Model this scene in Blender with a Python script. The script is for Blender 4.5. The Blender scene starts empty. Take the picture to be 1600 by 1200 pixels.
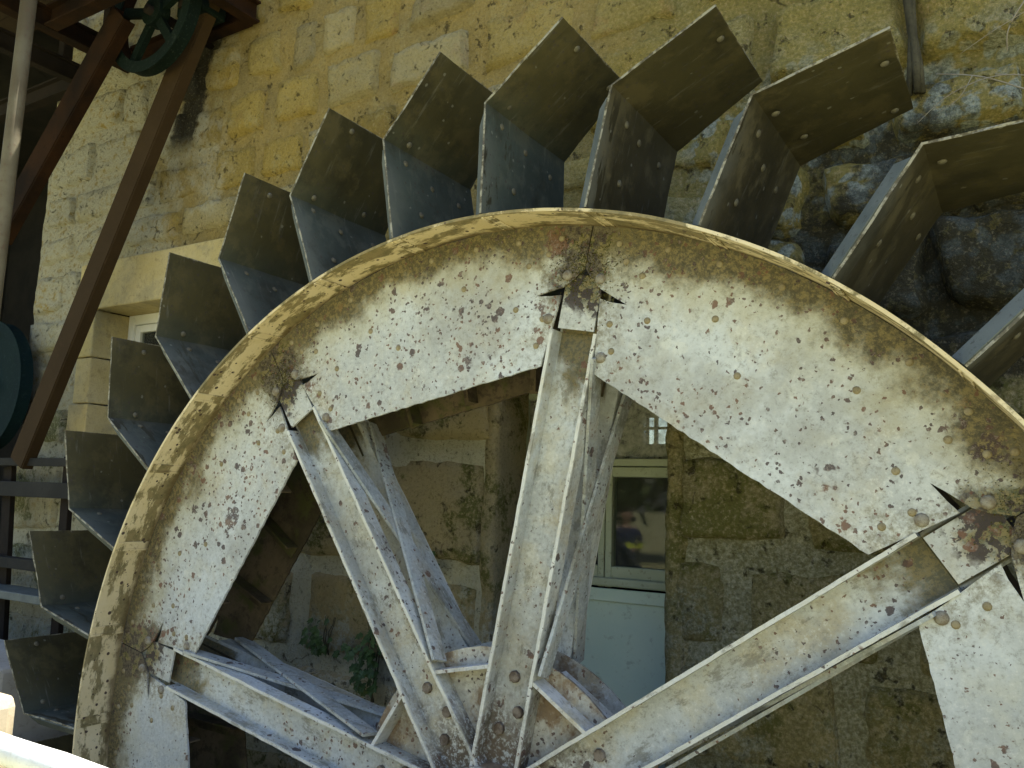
import bpy, bmesh, math, random
from mathutils import Vector, Matrix, noise
random.seed(11)
S = bpy.context.scene
C = S.collection
RAD = math.radians
# ------------------------------------------------------------------ camera, light, exposure
cam = bpy.data.cameras.new('camera')
cam.sensor_width = 36.0
cam.lens = 36.0 * 1305.92 / 1600.0
cam.clip_start = 0.05
cam.clip_end = 600
co = bpy.data.objects.new('camera', cam)
C.objects.link(co)
yaw, pitch, roll = 0.5528, 0.1335, 0.0309
fwd = Vector((-math.sin(yaw) * math.cos(pitch), math.cos(yaw) * math.cos(pitch), math.sin(pitch)))
rt = Vector((math.cos(yaw), math.sin(yaw), 0))
up = rt.cross(fwd)
r2 = math.cos(roll) * rt + math.sin(roll) * up
u2 = -math.sin(roll) * rt + math.cos(roll) * up
M = Matrix((r2, u2, -fwd)).transposed().to_4x4()
M.translation = Vector((1.3889, -2.1635, 0.9551))
co.matrix_world = M
S.camera = co

SUN_EL, SUN_AZ = RAD(66), RAD(37)
w = bpy.data.worlds.new('World')
S.world = w
w.use_nodes = True
nt = w.node_tree
sky = nt.nodes.new('ShaderNodeTexSky')
sky.sky_type = 'NISHITA'
sky.sun_disc = False
sky.sun_elevation = SUN_EL
sky.sun_rotation = SUN_AZ
sky.ozone_density = 0.3
sky.dust_density = 1.6
bg = nt.nodes['Background']
nt.links.new(sky.outputs[0], bg.inputs[0])
bg.inputs[1].default_value = 0.135
sun = bpy.data.lights.new('sun', 'SUN')
sun.energy = 5.0
sun.angle = RAD(0.53)
sun.color = (1.0, 0.95, 0.80)
so = bpy.data.objects.new('sun', sun)
C.objects.link(so)
tosun = Vector((math.cos(SUN_EL) * math.sin(SUN_AZ), math.cos(SUN_EL) * math.cos(SUN_AZ), math.sin(SUN_EL)))
so.rotation_euler = tosun.to_track_quat('Z', 'Y').to_euler()
S.view_settings.view_transform = 'Standard'
S.view_settings.look = 'None'
S.view_settings.gamma = 1
S.view_settings.use_curve_mapping = False
S.view_settings.exposure = 1.5
S.cycles.max_bounces = 6
S.cycles.diffuse_bounces = 3
S.cycles.glossy_bounces = 2
S.cycles.transmission_bounces = 4
S.cycles.transparent_max_bounces = 6
S.cycles.caustics_reflective = False
S.cycles.caustics_refractive = False

# ------------------------------------------------------------------ material helpers
class NB:
    """small node builder"""
    def __init__(s, name, rough=0.8, metallic=0.0, spec=0.3):
        s.m = bpy.data.materials.new(name)
        s.m.use_nodes = True
        s.t = s.m.node_tree
        s.b = s.t.nodes['Principled BSDF']
        s.b.inputs['Roughness'].default_value = rough
        s.b.inputs['Metallic'].default_value = metallic
        s.b.inputs['Specular IOR Level'].default_value = spec
    def n(s, typ): return s.t.nodes.new(typ)
    def L(s, a, b): s.t.links.new(a, b)
    def set(s, sock, v):
        if hasattr(v, 'is_linked') or isinstance(v, bpy.types.NodeSocket): s.L(v, sock)
        elif isinstance(v, (tuple, list)) and len(v) == 3 and sock.type == 'RGBA': sock.default_value = (*v, 1)
        else: sock.default_value = v
    def coords(s, rand=True, world=False):
        if world:
            g = s.n('ShaderNodeNewGeometry'); return g.outputs['Position']
        tc = s.n('ShaderNodeTexCoord')
        if not rand: return tc.outputs['Object']
        oi = s.n('ShaderNodeObjectInfo')
        mu = s.math('MULTIPLY', oi.outputs['Random'], 37.0)
        va = s.n('ShaderNodeVectorMath'); va.operation = 'ADD'
        s.L(tc.outputs['Object'], va.inputs[0]); s.L(mu, va.inputs[1])
        return va.outputs[0]
    def rnd(s): return s.n('ShaderNodeObjectInfo').outputs['Random']
    def math(s, op, a, b=0.0, clamp=False):
        m = s.n('ShaderNodeMath'); m.operation = op; m.use_clamp = clamp
        s.set(m.inputs[0], a); s.set(m.inputs[1], b); return m.outputs[0]
    def noise(s, vec, scale, detail=6, rough=0.6, dist=0.0, out='Fac'):
        t = s.n('ShaderNodeTexNoise'); s.L(vec, t.inputs['Vector'])
        t.inputs['Scale'].default_value = scale; t.inputs['Detail'].default_value = detail
        t.inputs['Roughness'].default_value = rough; t.inputs['Distortion'].default_value = dist
        return t.outputs[out]
    def voro(s, vec, scale, feat='F1', out='Distance'):
        t = s.n('ShaderNodeTexVoronoi'); t.feature = feat; s.L(vec, t.inputs['Vector'])
        t.inputs['Scale'].default_value = scale
        return t.outputs[out] if out else (t.outputs['Distance'], s.sep(t.outputs['Color']))
    def step(s, v, a, b):
        m = s.n('ShaderNodeMapRange'); m.interpolation_type = 'SMOOTHSTEP'
        s.set(m.inputs['Value'], v); s.set(m.inputs['From Min'], a); s.set(m.inputs['From Max'], b)
        return m.outputs['Result']
    def mix(s, f, a, b, mode='MIX'):
        m = s.n('ShaderNodeMix'); m.data_type = 'RGBA'; m.blend_type = mode
        s.set(m.inputs[0], f); s.set(m.inputs[6], a); s.set(m.inputs[7], b); return m.outputs[2]
    def sep(s, v):
        x = s.n('ShaderNodeSeparateXYZ'); s.L(v, x.inputs[0]); return x.outputs
    def scale(s, v, vec3):
        m = s.n('ShaderNodeVectorMath'); m.operation = 'MULTIPLY'
        s.L(v, m.inputs[0]); m.inputs[1].default_value = vec3; return m.outputs[0]
    def warp(s, v, sc, amt):
        c = s.noise(v, sc, 3, .6, out='Color')
        m = s.n('ShaderNodeVectorMath'); m.operation = 'MULTIPLY_ADD'
        s.L(c, m.inputs[0]); m.inputs[1].default_value = (amt,) * 3; s.L(v, m.inputs[2]); return m.outputs[0]
    def fin(s, col, bump=None, bstr=0.3, bdist=0.01, rough=None):
        s.set(s.b.inputs['Base Color'], col)
        if rough is not None: s.set(s.b.inputs['Roughness'], rough)
        if bump is not None:
            b = s.n('ShaderNodeBump'); b.inputs['Strength'].default_value = bstr
            b.inputs['Distance'].default_value = bdist; s.L(bump, b.inputs['Height'])
            s.L(b.outputs[0], s.b.inputs['Normal'])
        return s.m

def spots(k, v, scale, clump, lo, hi, size, warped=None):
    """scattered irregular flakes: voronoi cells kept at random, clumped by a broad noise"""
    d, c = k.voro(warped or v, scale, out=None)
    keep = k.step(k.math('ADD', k.math('MULTIPLY', c[0], 0.45), clump), lo, hi)
    rr = k.math('MULTIPLY', k.math('MULTIPLY', c[1], c[1]), size)
    inside = k.step(k.math('SUBTRACT', k.math('ADD', rr, 0.09), d), 0.0, 0.07)
    return k.math('MULTIPLY', keep, inside)

def mat_paint(name, c1, c2, c3, rim_dirt=False, spot_lo=0.80, stain=(0.38, 0.31, 0.17), stain_amt=0.6, rustiness=0.0, end_moss_shade=False, streak=0.0, tongue=False):
    k = NB(name, .72, 0, .35)
    v = k.coords()
    raw = k.coords(False)
    n1 = k.noise(v, 2.6, 5, .62)
    n2 = k.noise(v, 75, 5, .76)
    n3 = k.noise(v, 9, 6, .68, .3)
    st = k.noise(v, 4.3, 6, .7)
    wv = k.warp(v, 60, .022)
    col = k.mix(k.step(n1, .34, .66), c1, c2)
    col = k.mix(k.math('MULTIPLY', k.step(n3, .44, .66), .8), col, c3)
    col = k.mix(k.math('MULTIPLY', k.step(st, .50, .68), stain_amt), col, stain)
    # pale lichen discs
    vd, vc = k.voro(wv, 17, out=None)
    disc = k.math('MULTIPLY', k.step(k.math('SUBTRACT', k.math('MULTIPLY', vc[1], .42), vd), 0, .05), k.step(vc[0], .62, .72))
    col = k.mix(k.math('MULTIPLY', disc, .40), col, (.60, .60, .53))
    # speckle and grime
    col = k.mix(k.math('MULTIPLY', k.step(n2, .50, .68), .60), col, (.20, .195, .17))
    col = k.mix(k.math('MULTIPLY', k.step(n2, .46, .34), .5), col, (.64, .64, .60))
    gr_ = k.noise(k.scale(v, (1, 1, 1)), 1.4, 6, .75)
    col = k.mix(k.math('MULTIPLY', k.step(gr_, .50, .62), .48), col, (.25, .245, .215))
    h = k.math('ADD', k.math('MULTIPLY', n2, .35), k.math('MULTIPLY', n3, .4))
    x = k.sep(raw)
    if rim_dirt:
        r = k.math('SQRT', k.math('ADD', k.math('MULTIPLY', x[0], x[0]), k.math('MULTIPLY', x[2], x[2])))
        rd = k.math('ADD', r, k.math('MULTIPLY', k.math('SUBTRACT', k.noise(v, 5, 7, .7), .5), .34))
        dirt = k.step(rd, 1.65, 1.74)
        halo = k.step(rd, 1.55, 1.72)
        col = k.mix(k.math('MULTIPLY', halo, .50), col, (.37, .335, .19))
        dc = k.mix(k.step(n2, .35, .60), (.19, .14, .045), (.045, .036, .012))
        dc = k.mix(k.math('MULTIPLY', k.step(n3, .60, .70), .6), dc, (.26, .145, .045))
        col = k.mix(k.math('MULTIPLY', dirt, .9), col, dc)
        # growth where the plates meet over the arm
        ang = k.math('ARCTAN2', x[2], x[0])
        dist = k.math('MULTIPLY', k.math('SUBTRACT', .3927, k.math('ABSOLUTE', ang)), r)
        dist = k.math('SUBTRACT', dist, k.math('MULTIPLY', k.math('SUBTRACT', n3, .5), .34))
        jn = k.math('MULTIPLY', k.step(dist, .14, .03), k.step(r, 1.55, 1.63))
        mc = k.mix(k.step(n2, .42, .56), (.06, .062, .014), (.20, .15, .04))
        col = k.mix(k.math('MULTIPLY', jn, .9), col, mc)
        bl = k.math('MULTIPLY', k.step(k.math('ADD', dist, 0), .13, .05), k.math('MULTIPLY', k.step(r, 1.52, 1.58), k.step(k.noise(v, 20, 4, .6), .45, .48)))
        col = k.mix(k.math('MULTIPLY', bl, .92), col, (.042, .030, .030))
        ed = k.math('MULTIPLY', k.step(k.math('ADD', dist, k.math('MULTIPLY', r, .0)), .22, .05), k.step(n2, .40, .60))
        col = k.mix(k.math('MULTIPLY', ed, .6), col, (.19, .165, .10))
        h = k.math('ADD', h, k.math('MULTIPLY', k.math('MAXIMUM', dirt, jn), k.math('MULTIPLY', n2, 1.6)))
    if end_moss_shade:
        em = k.step(k.math('ADD', x[0], k.math('MULTIPLY', k.math('SUBTRACT', n3, .5), .40)), 1.27, 1.40)  # moss, plus painted shade in the hollow under the tongue
        em = k.math('MULTIPLY', em, k.step(k.math('ABSOLUTE', x[2]), .070, .064))
        col = k.mix(k.math('MULTIPLY', em, .9), col, k.mix(k.step(n2, .40, .58), (.045, .042, .012), (.14, .105, .035)))
        hb = k.step(k.math('ADD', x[0], k.math('MULTIPLY', k.math('SUBTRACT', n3, .5), .5)), .42, .24)
        hb = k.math('MULTIPLY', hb, k.step(n2, .40, .52))
        col = k.mix(k.math('MULTIPLY', hb, .9), col, (.10, .065, .035))
        edge = k.step(x[1], .004, -.003)
        col = k.mix(k.math('MULTIPLY', edge, .55), col, (.66, .65, .58))
    if tongue:
        tn = k.math('ADD', x[0], k.math('MULTIPLY', k.math('SUBTRACT', n3, .5), .22))
        col = k.mix(k.math('MULTIPLY', k.step(tn, 1.52, 1.60), .9), col, k.mix(k.step(n2, .42, .56), (.055, .055, .014), (.19, .145, .045)))
        col = k.mix(k.math('MULTIPLY', k.math('MULTIPLY', k.step(tn, 1.50, 1.55), k.step(k.noise(v, 20, 4, .6), .49, .52)), .92), col, (.040, .029, .029))
    if streak:
        sk_ = k.noise(k.scale(v, (1.0, 2.2, 2.2)), 7, 7, .78)
        col = k.mix(k.math('MULTIPLY', k.step(sk_, .53, .62), streak), col, (.13, .12, .085))
    # flaked paint: dark purple-brown rust
    cl = k.math('ADD', k.math('MULTIPLY', k.math('SUBTRACT', gr_, .5), .8), k.noise(v, 2.2, 5, .7))
    s1 = spots(k, v, 30, cl, spot_lo + .03, spot_lo + .05, .42, wv)
    s2 = spots(k, v, 85, cl, spot_lo - .05, spot_lo - .01, .45, wv)
    sp = k.math('MAXIMUM', s1, s2)
    cr = spots(k, v, 11, cl, spot_lo + .13, spot_lo + .15, .5, k.warp(v, 30, .09))
    sp = k.math('MAXIMUM', sp, k.math('MULTIPLY', cr, k.step(n2, .38, .50)))
    rust = k.mix(k.step(n3, .42, .60), (.050, .032, .032), (.15, .075, .045))
    rust = k.mix(k.step(n2, .52, .64), rust, (.20, .16, .14))
    col = k.mix(k.math('MULTIPLY', sp, .90), col, rust)
    if rustiness > 0:
        rz = k.step(st, .62 - rustiness * .25, .70 - rustiness * .22)
        col = k.mix(k.math('MULTIPLY', rz, .9), col, k.mix(n2, (.05, .03, .022), (.30, .20, .11)))
    return k.fin(col, h, .6, .006, rough=k.math('ADD', k.math('MULTIPLY', n3, .25), .58))

M_PLATE = mat_paint('ring_plate_paint', (.40, .415, .405), (.54, .57, .575), (.48, .48, .425), rim_dirt=True, stain_amt=.42)
M_ARM = mat_paint('spoke_paint', (.385, .395, .375), (.53, .56, .56), (.46, .43, .33), spot_lo=.85, end_moss_shade=True, streak=.6)
M_TONGUE = mat_paint('tongue_paint', (.42, .43, .41), (.54, .56, .55), (.50, .49, .42), tongue=True)
M_BRACE = mat_paint('brace_paint', (.30, .32, .31), (.43, .46, .46), (.38, .36, .30), spot_lo=.84, stain=(.13, .13, .10), stain_amt=.8, streak=.6)
M_HUB = mat_paint('hub_paint', (.38, .36, .30), (.46, .44, .38), (.34, .26, .14), spot_lo=.75, rustiness=.55)
M_STRUT = mat_paint('hub_strut_paint', (.50, .50, .46), (.56, .56, .54), (.48, .43, .32), spot_lo=.88, rustiness=.12)

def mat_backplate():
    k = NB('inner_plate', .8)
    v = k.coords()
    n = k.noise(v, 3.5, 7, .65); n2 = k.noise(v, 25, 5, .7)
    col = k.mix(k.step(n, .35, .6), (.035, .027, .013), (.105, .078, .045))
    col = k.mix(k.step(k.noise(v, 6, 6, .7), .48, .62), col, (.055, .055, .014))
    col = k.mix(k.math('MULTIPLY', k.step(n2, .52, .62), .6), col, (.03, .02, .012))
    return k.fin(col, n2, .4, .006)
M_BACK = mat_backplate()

def mat_flange():
    k = NB('rim_flange_paint', .75)
    v = k.coords()
    n = k.noise(v, 3.0, 8, .68); n2 = k.noise(v, 30, 6, .7); n3 = k.noise(k.scale(v, (1, 2.5, 1)), 5.5, 7, .7)
    col = k.mix(k.step(n, .35, .65), (.58, .47, .26), (.66, .56, .36))
    col = k.mix(k.math('MULTIPLY', k.step(n3, .475, .54), .85), col, k.mix(k.step(n2, .35, .65), (.085, .072, .024), (.22, .17, .07)))
    col = k.mix(k.math('MULTIPLY', k.step(n2, .56, .68), .6), col, (.17, .12, .06))
    sp = spots(k, v, 60, n, .80, .84, .4)
    col = k.mix(sp, col, (.07, .045, .035))
    y = k.sep(k.coords(False))[1]
    crn = k.step(k.math('ADD', y, k.math('MULTIPLY', k.math('SUBTRACT', k.noise(v, 12, 5, .7), .5), .07)), -.030, -.004)
    col = k.mix(k.math('MULTIPLY', crn, .8), col, (.11, .075, .03))
    return k.fin(col, n2, .5, .006)
M_FLANGE = mat_flange()

def mat_paddle(name, brown):
    k = NB(name, .6, 0, .25)
    v = k.coords()
    n = k.noise(v, 2.2, 7, .62); n2 = k.noise(v, 38, 5, .7); n3 = k.noise(v, 7, 7, .7)
    x0_ = k.sep(k.coords(False))
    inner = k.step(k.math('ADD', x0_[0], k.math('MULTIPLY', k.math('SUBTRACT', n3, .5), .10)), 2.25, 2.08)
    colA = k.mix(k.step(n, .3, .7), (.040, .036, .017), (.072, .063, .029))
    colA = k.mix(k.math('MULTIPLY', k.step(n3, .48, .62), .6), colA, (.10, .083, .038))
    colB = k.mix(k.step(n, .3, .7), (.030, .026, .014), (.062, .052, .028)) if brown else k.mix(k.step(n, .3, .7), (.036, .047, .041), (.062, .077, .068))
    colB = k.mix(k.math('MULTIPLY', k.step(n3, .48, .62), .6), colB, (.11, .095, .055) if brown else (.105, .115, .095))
    col = k.mix(inner, colA, colB)  # painted light: bluish inner leaf for sky, olive outer leaf for ground bounce
    col = k.mix(k.math('MULTIPLY', k.step(n2, .55, .7), .45), col, (.045, .045, .04))
    # pale lime drips near the free edge
    st = k.noise(k.scale(v, (1.2, 9, 1.2)), 5, 6, .7)
    col = k.mix(k.math('MULTIPLY', k.step(st, .58, .70), .30), col, (.20, .20, .18))
    x = k.sep(k.coords(False))
    r = k.math('MULTIPLY', k.step(x[0], 2.14, 2.0), k.step(k.math('ADD', x[1], k.math('MULTIPLY', n3, .18)), .06, -.08))
    col = k.mix(k.math('MULTIPLY', r, .55), col, (.13, .135, .12))
    mo = k.math('MULTIPLY', k.step(k.noise(k.scale(v, (1, 3.5, 1)), 6.5, 6, .65), .55, .60), k.step(x[1], .08, -.06))
    mo = k.math('MULTIPLY', mo, 1.0 if brown else k.step(k.rnd(), .45, .55))
    mo = k.math('MULTIPLY', mo, k.step(x[0], 2.18, 2.10))
    col = k.mix(k.math('MULTIPLY', mo, .95), col, (.028, .024, .012))
    blot = k.noise(v, 3.3, 6, .72)
    col = k.mix(k.math('MULTIPLY', k.step(blot, .52, .66), .55), col, (.022, .021, .014))
    edg = k.math('MAXIMUM', k.step(x[1], -.1418, -.1432), k.step(x[0], 2.3605, 2.3635))
    col = k.mix(k.math('MULTIPLY', edg, .7), col, k.mix(k.step(n2, .42, .58), (.36, .34, .27), (.10, .085, .055)))
    sp = spots(k, v, 75, n, .86, .90, .4)
    col = k.mix(k.math('MULTIPLY', sp, .8), col, (.06, .05, .045))
    s2, vc = k.voro(k.warp(v, 40, .015), 26, out=None)
    li = k.math('MULTIPLY', k.step(s2, .17, .11), k.step(vc[0], .80, .84))
    col = k.mix(k.math('MULTIPLY', li, .45), col, (.25, .25, .22))
    return k.fin(col, k.math('ADD', k.math('MULTIPLY', n2, .5), n3), .22, .006, rough=k.math('ADD', .46, k.math('MULTIPLY', n3, .3)))
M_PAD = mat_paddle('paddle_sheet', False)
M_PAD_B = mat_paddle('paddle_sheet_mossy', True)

def mat_simple(name, c1, c2, sc=6, rough=.7, spec=.4, bstr=.3, metallic=0, c3=None):
    k = NB(name, rough, metallic, spec if rough < .79 else .15)
    v = k.coords()
    n = k.noise(v, sc, 7, .65); n2 = k.noise(v, sc * 8, 5, .7)
    col = k.mix(k.step(n, .35, .65), c1, c2)
    if c3: col = k.mix(k.math('MULTIPLY', k.step(n2, .55, .68), .7), col, c3)
    return k.fin(col, k.math('ADD', n, k.math('MULTIPLY', n2, .5)), bstr, .006)
M_RIVET = mat_simple('rivet_paint', (.28, .235, .14), (.20, .16, .085), 30, c3=(.08, .055, .03))
M_RIVET_P = mat_simple('rivet_grey', (.27, .25, .20), (.17, .135, .09), 55, c3=(.06, .04, .03))
M_RIVET_D = mat_simple('paddle_rivet', (.13, .12, .085), (.09, .08, .055), 30, c3=(.05, .04, .03))
M_BOLT = mat_simple('hub_bolt_rust', (.075, .05, .033), (.22, .18, .14), 35, c3=(.03, .02, .016))
M_BROWN = mat_simple('brown_steel', (.036, .021, .008), (.042, .025, .010), 5, .85, c3=(.05, .028, .014))
M_RUST = mat_simple('rusty_steel', (.007, .0035, .0016), (.026, .0105, .0028), 4, .95, c3=(.004, .0025, .0014))
M_DARK = mat_simple('dark_steel', (.012, .009, .007), (.02, .014, .010), 5, .85)
M_GREYST = mat_simple('grey_steel', (.022, .021, .019), (.034, .032, .028), 5, .8, c3=(.014, .011, .008))
M_GALV = mat_simple('weathered_zinc', (.085, .10, .095), (.13, .145, .135), 8, .65, c3=(.045, .045, .04))
M_PIPE = mat_simple('galvanised_pipe', (.13, .112, .07), (.09, .07, .04), 5, .75, c3=(.10, .06, .035))
M_GREEN = mat_simple('green_pulley_paint', (.002, .007, .005), (.003, .009, .006), 8, .8, c3=(.03, .04, .03))
M_TEAL = mat_simple('teal_paint', (.002, .011, .014), (.003, .014, .016), 6, .85, c3=(.012, .028, .03))
M_RAIL = mat_simple('white_rail_paint', (.74, .75, .76), (.62, .63, .64), 9, .5, c3=(.56, .55, .53))
M_WFRAME = mat_simple('white_window_paint', (.72, .71, .66), (.66, .65, .60), 10, .5, bstr=.1)
M_DOOR = mat_simple('pale_green_door_paint', (.50, .62, .52), (.58, .67, .55), 3, .6, bstr=.15, c3=(.36, .42, .33))
M_DFRAME = mat_simple('door_frame_paint', (.34, .37, .26), (.39, .43, .32), 6, .6, bstr=.15, c3=(.20, .21, .14))
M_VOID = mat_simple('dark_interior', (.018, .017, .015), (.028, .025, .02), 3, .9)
M_DECK = mat_simple('dark_deck_boards', (.03, .022, .014), (.045, .03, .018), 4, .85)
M_GROUND = mat_simple('dry_grass_and_gravel', (.46, .44, .25), (.38, .37, .19), 3, .9, c3=(.30, .30, .15))
M_MUD = mat_simple('wet_mud', (.09, .085, .06), (.06, .06, .04), 2, .5)
M_LEAF = mat_simple('ivy_leaf', (.035, .075, .016), (.06, .11, .025), 20, .5, .5)
M_TWIG = mat_simple('dry_vine', (.30, .27, .21), (.24, .20, .14), 20, .8)
M_ROOT = mat_simple('old_stem_bark', (.085, .075, .045), (.05, .045, .028), 14, .9, bstr=.8, c3=(.03, .026, .016))
M_MOSS = mat_simple('moss', (.06, .062, .014), (.10, .085, .02), 30, .9)
M_CONC = mat_simple('pale_ledge_stone', (.46, .44, .40), (.40, .37, .32), 5, .85, c3=(.3, .28, .24))
M_POST = mat_simple('tan_post_stone', (.45, .37, .25), (.50, .42, .30), 8, .85, c3=(.34, .27, .18))

def mat_glass(name, dust):
    k = NB(name, .08)
    m = k.m; t = k.t
    out = t.nodes['Material Output']
    gl = k.n('ShaderNodeBsdfGlossy'); gl.inputs['Roughness'].default_value = .03
    tr = k.n('ShaderNodeBsdfTransparent'); tr.inputs[0].default_value = (.80, .84, .80, 1)
    fr = k.n('ShaderNodeFresnel'); fr.inputs[0].default_value = 1.36
    mx = k.n('ShaderNodeMixShader'); k.L(fr.outputs[0], mx.inputs[0]); k.L(tr.outputs[0], mx.inputs[1]); k.L(gl.outputs[0], mx.inputs[2])
    v = k.coords()
    df = k.n('ShaderNodeBsdfDiffuse'); df.inputs[0].default_value = (.45, .45, .40, 1)
    m2 = k.n('ShaderNodeMixShader')
    d = k.noise(v, 30, 6, .75)
    k.L(k.math('ADD', dust * .5, k.math('MULTIPLY', k.step(d, .3, .8), dust)), m2.inputs[0])
    k.L(mx.outputs[0], m2.inputs[1]); k.L(df.outputs[0], m2.inputs[2])
    k.L(m2.outputs[0], out.inputs['Surface'])
    return m
M_GLASS = mat_glass('window_glass', .05)
M_DUSTY = mat_glass('dusty_fanlight_glass', .55)

def mat_stone(name, mortar=False, clean=False):
    k = NB(name, .92, 0, .15)
    v = k.coords()
    W = k.coords(world=True)
    x = k.sep(W)
    n = k.noise(v, 3.2, 6, .68); n2 = k.noise(v, 20, 6, .74); n3 = k.noise(v, 75, 4, .75)
    big2 = k.noise(W, 2.1, 5, .65)
    rn = k.rnd()
    rn2 = k.math('FRACT', k.math('MULTIPLY', rn, 7.13)); rn3 = k.math('FRACT', k.math('MULTIPLY', rn, 31.7))
    if mortar:
        col = k.mix(k.step(n, .35, .65), (.31, .225, .075), (.25, .19, .075))
        col = k.mix(k.step(x[2], 1.5, 1.1), col, (.52, .525, .42))
    else:
        a = k.mix(rn, (.33, .235, .06), (.25, .195, .07))
        b = k.mix(rn2, (.29, .195, .035), (.36, .28, .105))
        col = k.mix(k.step(n, .35, .65), a, b)
        col = k.mix(k.math('MULTIPLY', k.step(k.noise(v, 6, 5, .7), .54, .66), k.math('MULTIPLY', rn3, .6)), col, (.30, .15, .06))
        if not clean:
            col = k.mix(k.math('MULTIPLY', k.step(rn3, .72, .80), .55), col, (.35, .31, .19))
            col = k.mix(k.math('MULTIPLY', k.step(rn2, .20, .12), .45), col, (.17, .13, .05))
    if not clean:
        # old limewash, strongest towards the far end of the wall
        lime = k.math('MULTIPLY', k.step(k.math('ADD', x[0], k.math('MULTIPLY', k.math('SUBTRACT', big2, .5), 2.4)), -2.35, -2.85), k.step(n2, .34, .50))
        col = k.mix(k.math('MULTIPLY', lime, .85), col, (.43, .41, .32))
        lime2 = k.math('MULTIPLY', k.step(k.noise(W, 3.2, 6, .75), .54, .62), k.step(n2, .38, .52))
        col = k.mix(k.math('MULTIPLY', lime2, .4), col, (.34, .30, .15))
        # green algae low down and on the damp end
        low = k.step(k.math('ADD', x[2], k.math('MULTIPLY', k.math('SUBTRACT', big2, .5), 1.8)), 1.9, 1.2)
        gr = k.math('MULTIPLY', low, k.math('MULTIPLY', k.step(k.math('ADD', k.noise(W, 3.8, 6, .72), k.math('MULTIPLY', k.math('SUBTRACT', n2, .5), .45)), .49, .59), k.step(n3, .30, .52)))
        col = k.mix(k.math('MULTIPLY', low, .45), col, (.46, .42, .30))  # grey-beige stone, lightened further to stand for bounce off the sunlit ground
        col = k.mix(k.math('MULTIPLY', gr, .22 if mortar else .85), col, (.095, .105, .022))
        pale = k.math('MULTIPLY', k.step(k.math('ADD', x[2], k.math('MULTIPLY', k.math('SUBTRACT', n, .5), 1.5)), .75, .35), k.step(n2, .44, .56))
        pale = k.math('MULTIPLY', pale, k.step(big2, .42, .52))
        col = k.mix(k.math('MULTIPLY', pale, .8), col, (.46, .46, .38))
        damp = k.step(k.math('ADD', x[0], k.math('MULTIPLY', big2, 1.4)), .2, 1.1)
        col = k.mix(k.math('MULTIPLY', k.math('MULTIPLY', damp, k.step(n3, .34, .56)), .6), col, (.17, .16, .045))
        # grey-blue crust lichen on the damp end: small discs, not a wash
        cw = k.warp(W, 9, .10)
        cd, cc = k.voro(cw, 16, out=None)
        crust = k.math('MULTIPLY', k.step(cd, .62, .42), k.step(k.math('ADD', k.math('MULTIPLY', cc[0], .35), k.noise(W, 2.6, 5, .7)), .50, .60))
        crust = k.math('MULTIPLY', k.math('MULTIPLY', crust, k.step(k.math('ADD', x[0], k.math('MULTIPLY', big2, .8)), .65, 1.0)), k.math('MULTIPLY', k.step(x[2], 2.62, 2.30), k.step(x[2], 1.35, 1.55)))
        col = k.mix(k.math('MULTIPLY', crust, .8), col, k.mix(k.step(n3, .4, .6), (.33, .37, .33), (.18, .21, .18)))
        # black algae, with paddle shade painted in, on the rubble behind the wheel
        bx = k.math('ABSOLUTE', k.math('SUBTRACT', x[0], 1.15)); bz = k.math('ABSOLUTE', k.math('SUBTRACT', x[2], 1.68))
        dd = k.math('ADD', k.math('MULTIPLY', bx, .80), bz)
        dd = k.math('ADD', dd, k.math('MULTIPLY', k.math('SUBTRACT', k.noise(W, 4.5, 7, .75), .5), 1.5))
        blk = k.math('MULTIPLY', k.step(dd, .85 if mortar else .64, .60 if mortar else .40), k.step(n2, .66, .54))
        col = k.mix(k.math('MULTIPLY', blk, .9), col, (.018, .018, .014))
        col = k.mix(k.math('MULTIPLY', k.math('MULTIPLY', crust, blk), k.math('MULTIPLY', k.step(n3, .46, .60), .35)), col, (.20, .23, .20))
        # soot streak beneath the platform
        ex = k.math('ABSOLUTE', k.math('SUBTRACT', x[0], k.math('ADD', -2.86, k.math('MULTIPLY', k.math('SUBTRACT', x[2], 2.2), .30))))
        ex = k.math('ADD', ex, k.math('MULTIPLY', k.math('SUBTRACT', n2, .5), .16))
        so_ = k.math('MULTIPLY', k.step(ex, .13, .07), k.step(x[2], 2.80, 2.95))
        col = k.mix(k.math('MULTIPLY', so_, .92), col, (.012, .011, .009))
    if not clean:
        dv = k.n('ShaderNodeTexVoronoi'); dv.feature = 'DISTANCE_TO_EDGE'; k.L(k.warp(W, 3.5, .22), dv.inputs['Vector']); dv.inputs['Scale'].default_value = 2.3
        crk = k.math('MULTIPLY', k.step(k.math('ADD', dv.outputs[0], k.math('MULTIPLY', k.math('SUBTRACT', n2, .5), .05)), .014, .002), k.step(n, .56, .62))
        col = k.mix(k.math('MULTIPLY', crk, .75), col, (.035, .026, .013))
    pit = k.step(n2, .58, .68)
    f_ = .35 if clean else .78
    col = k.mix(k.math('MULTIPLY', pit, f_), col, (.06, .045, .02))
    col = k.mix(k.math('MULTIPLY', k.step(n3, .5, .72), f_ * .65), col, (.085, .065, .03))
    col = k.mix(k.math('MULTIPLY', k.step(n3, .48, .30), .30), col, (.42, .36, .23))
    h = k.math('ADD', k.math('MULTIPLY', n, .6), k.math('ADD', k.math('MULTIPLY', n2, .9), k.math('MULTIPLY', n3, .35)))
    h = k.math('SUBTRACT', h, k.math('MULTIPLY', pit, .5))
    return k.fin(col, h, 1.0 if not clean else .5, .028 if not clean else .010)
M_STONE = mat_stone('ochre_sandstone')
M_MORTAR = mat_stone('old_mortar', mortar=True)
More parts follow.
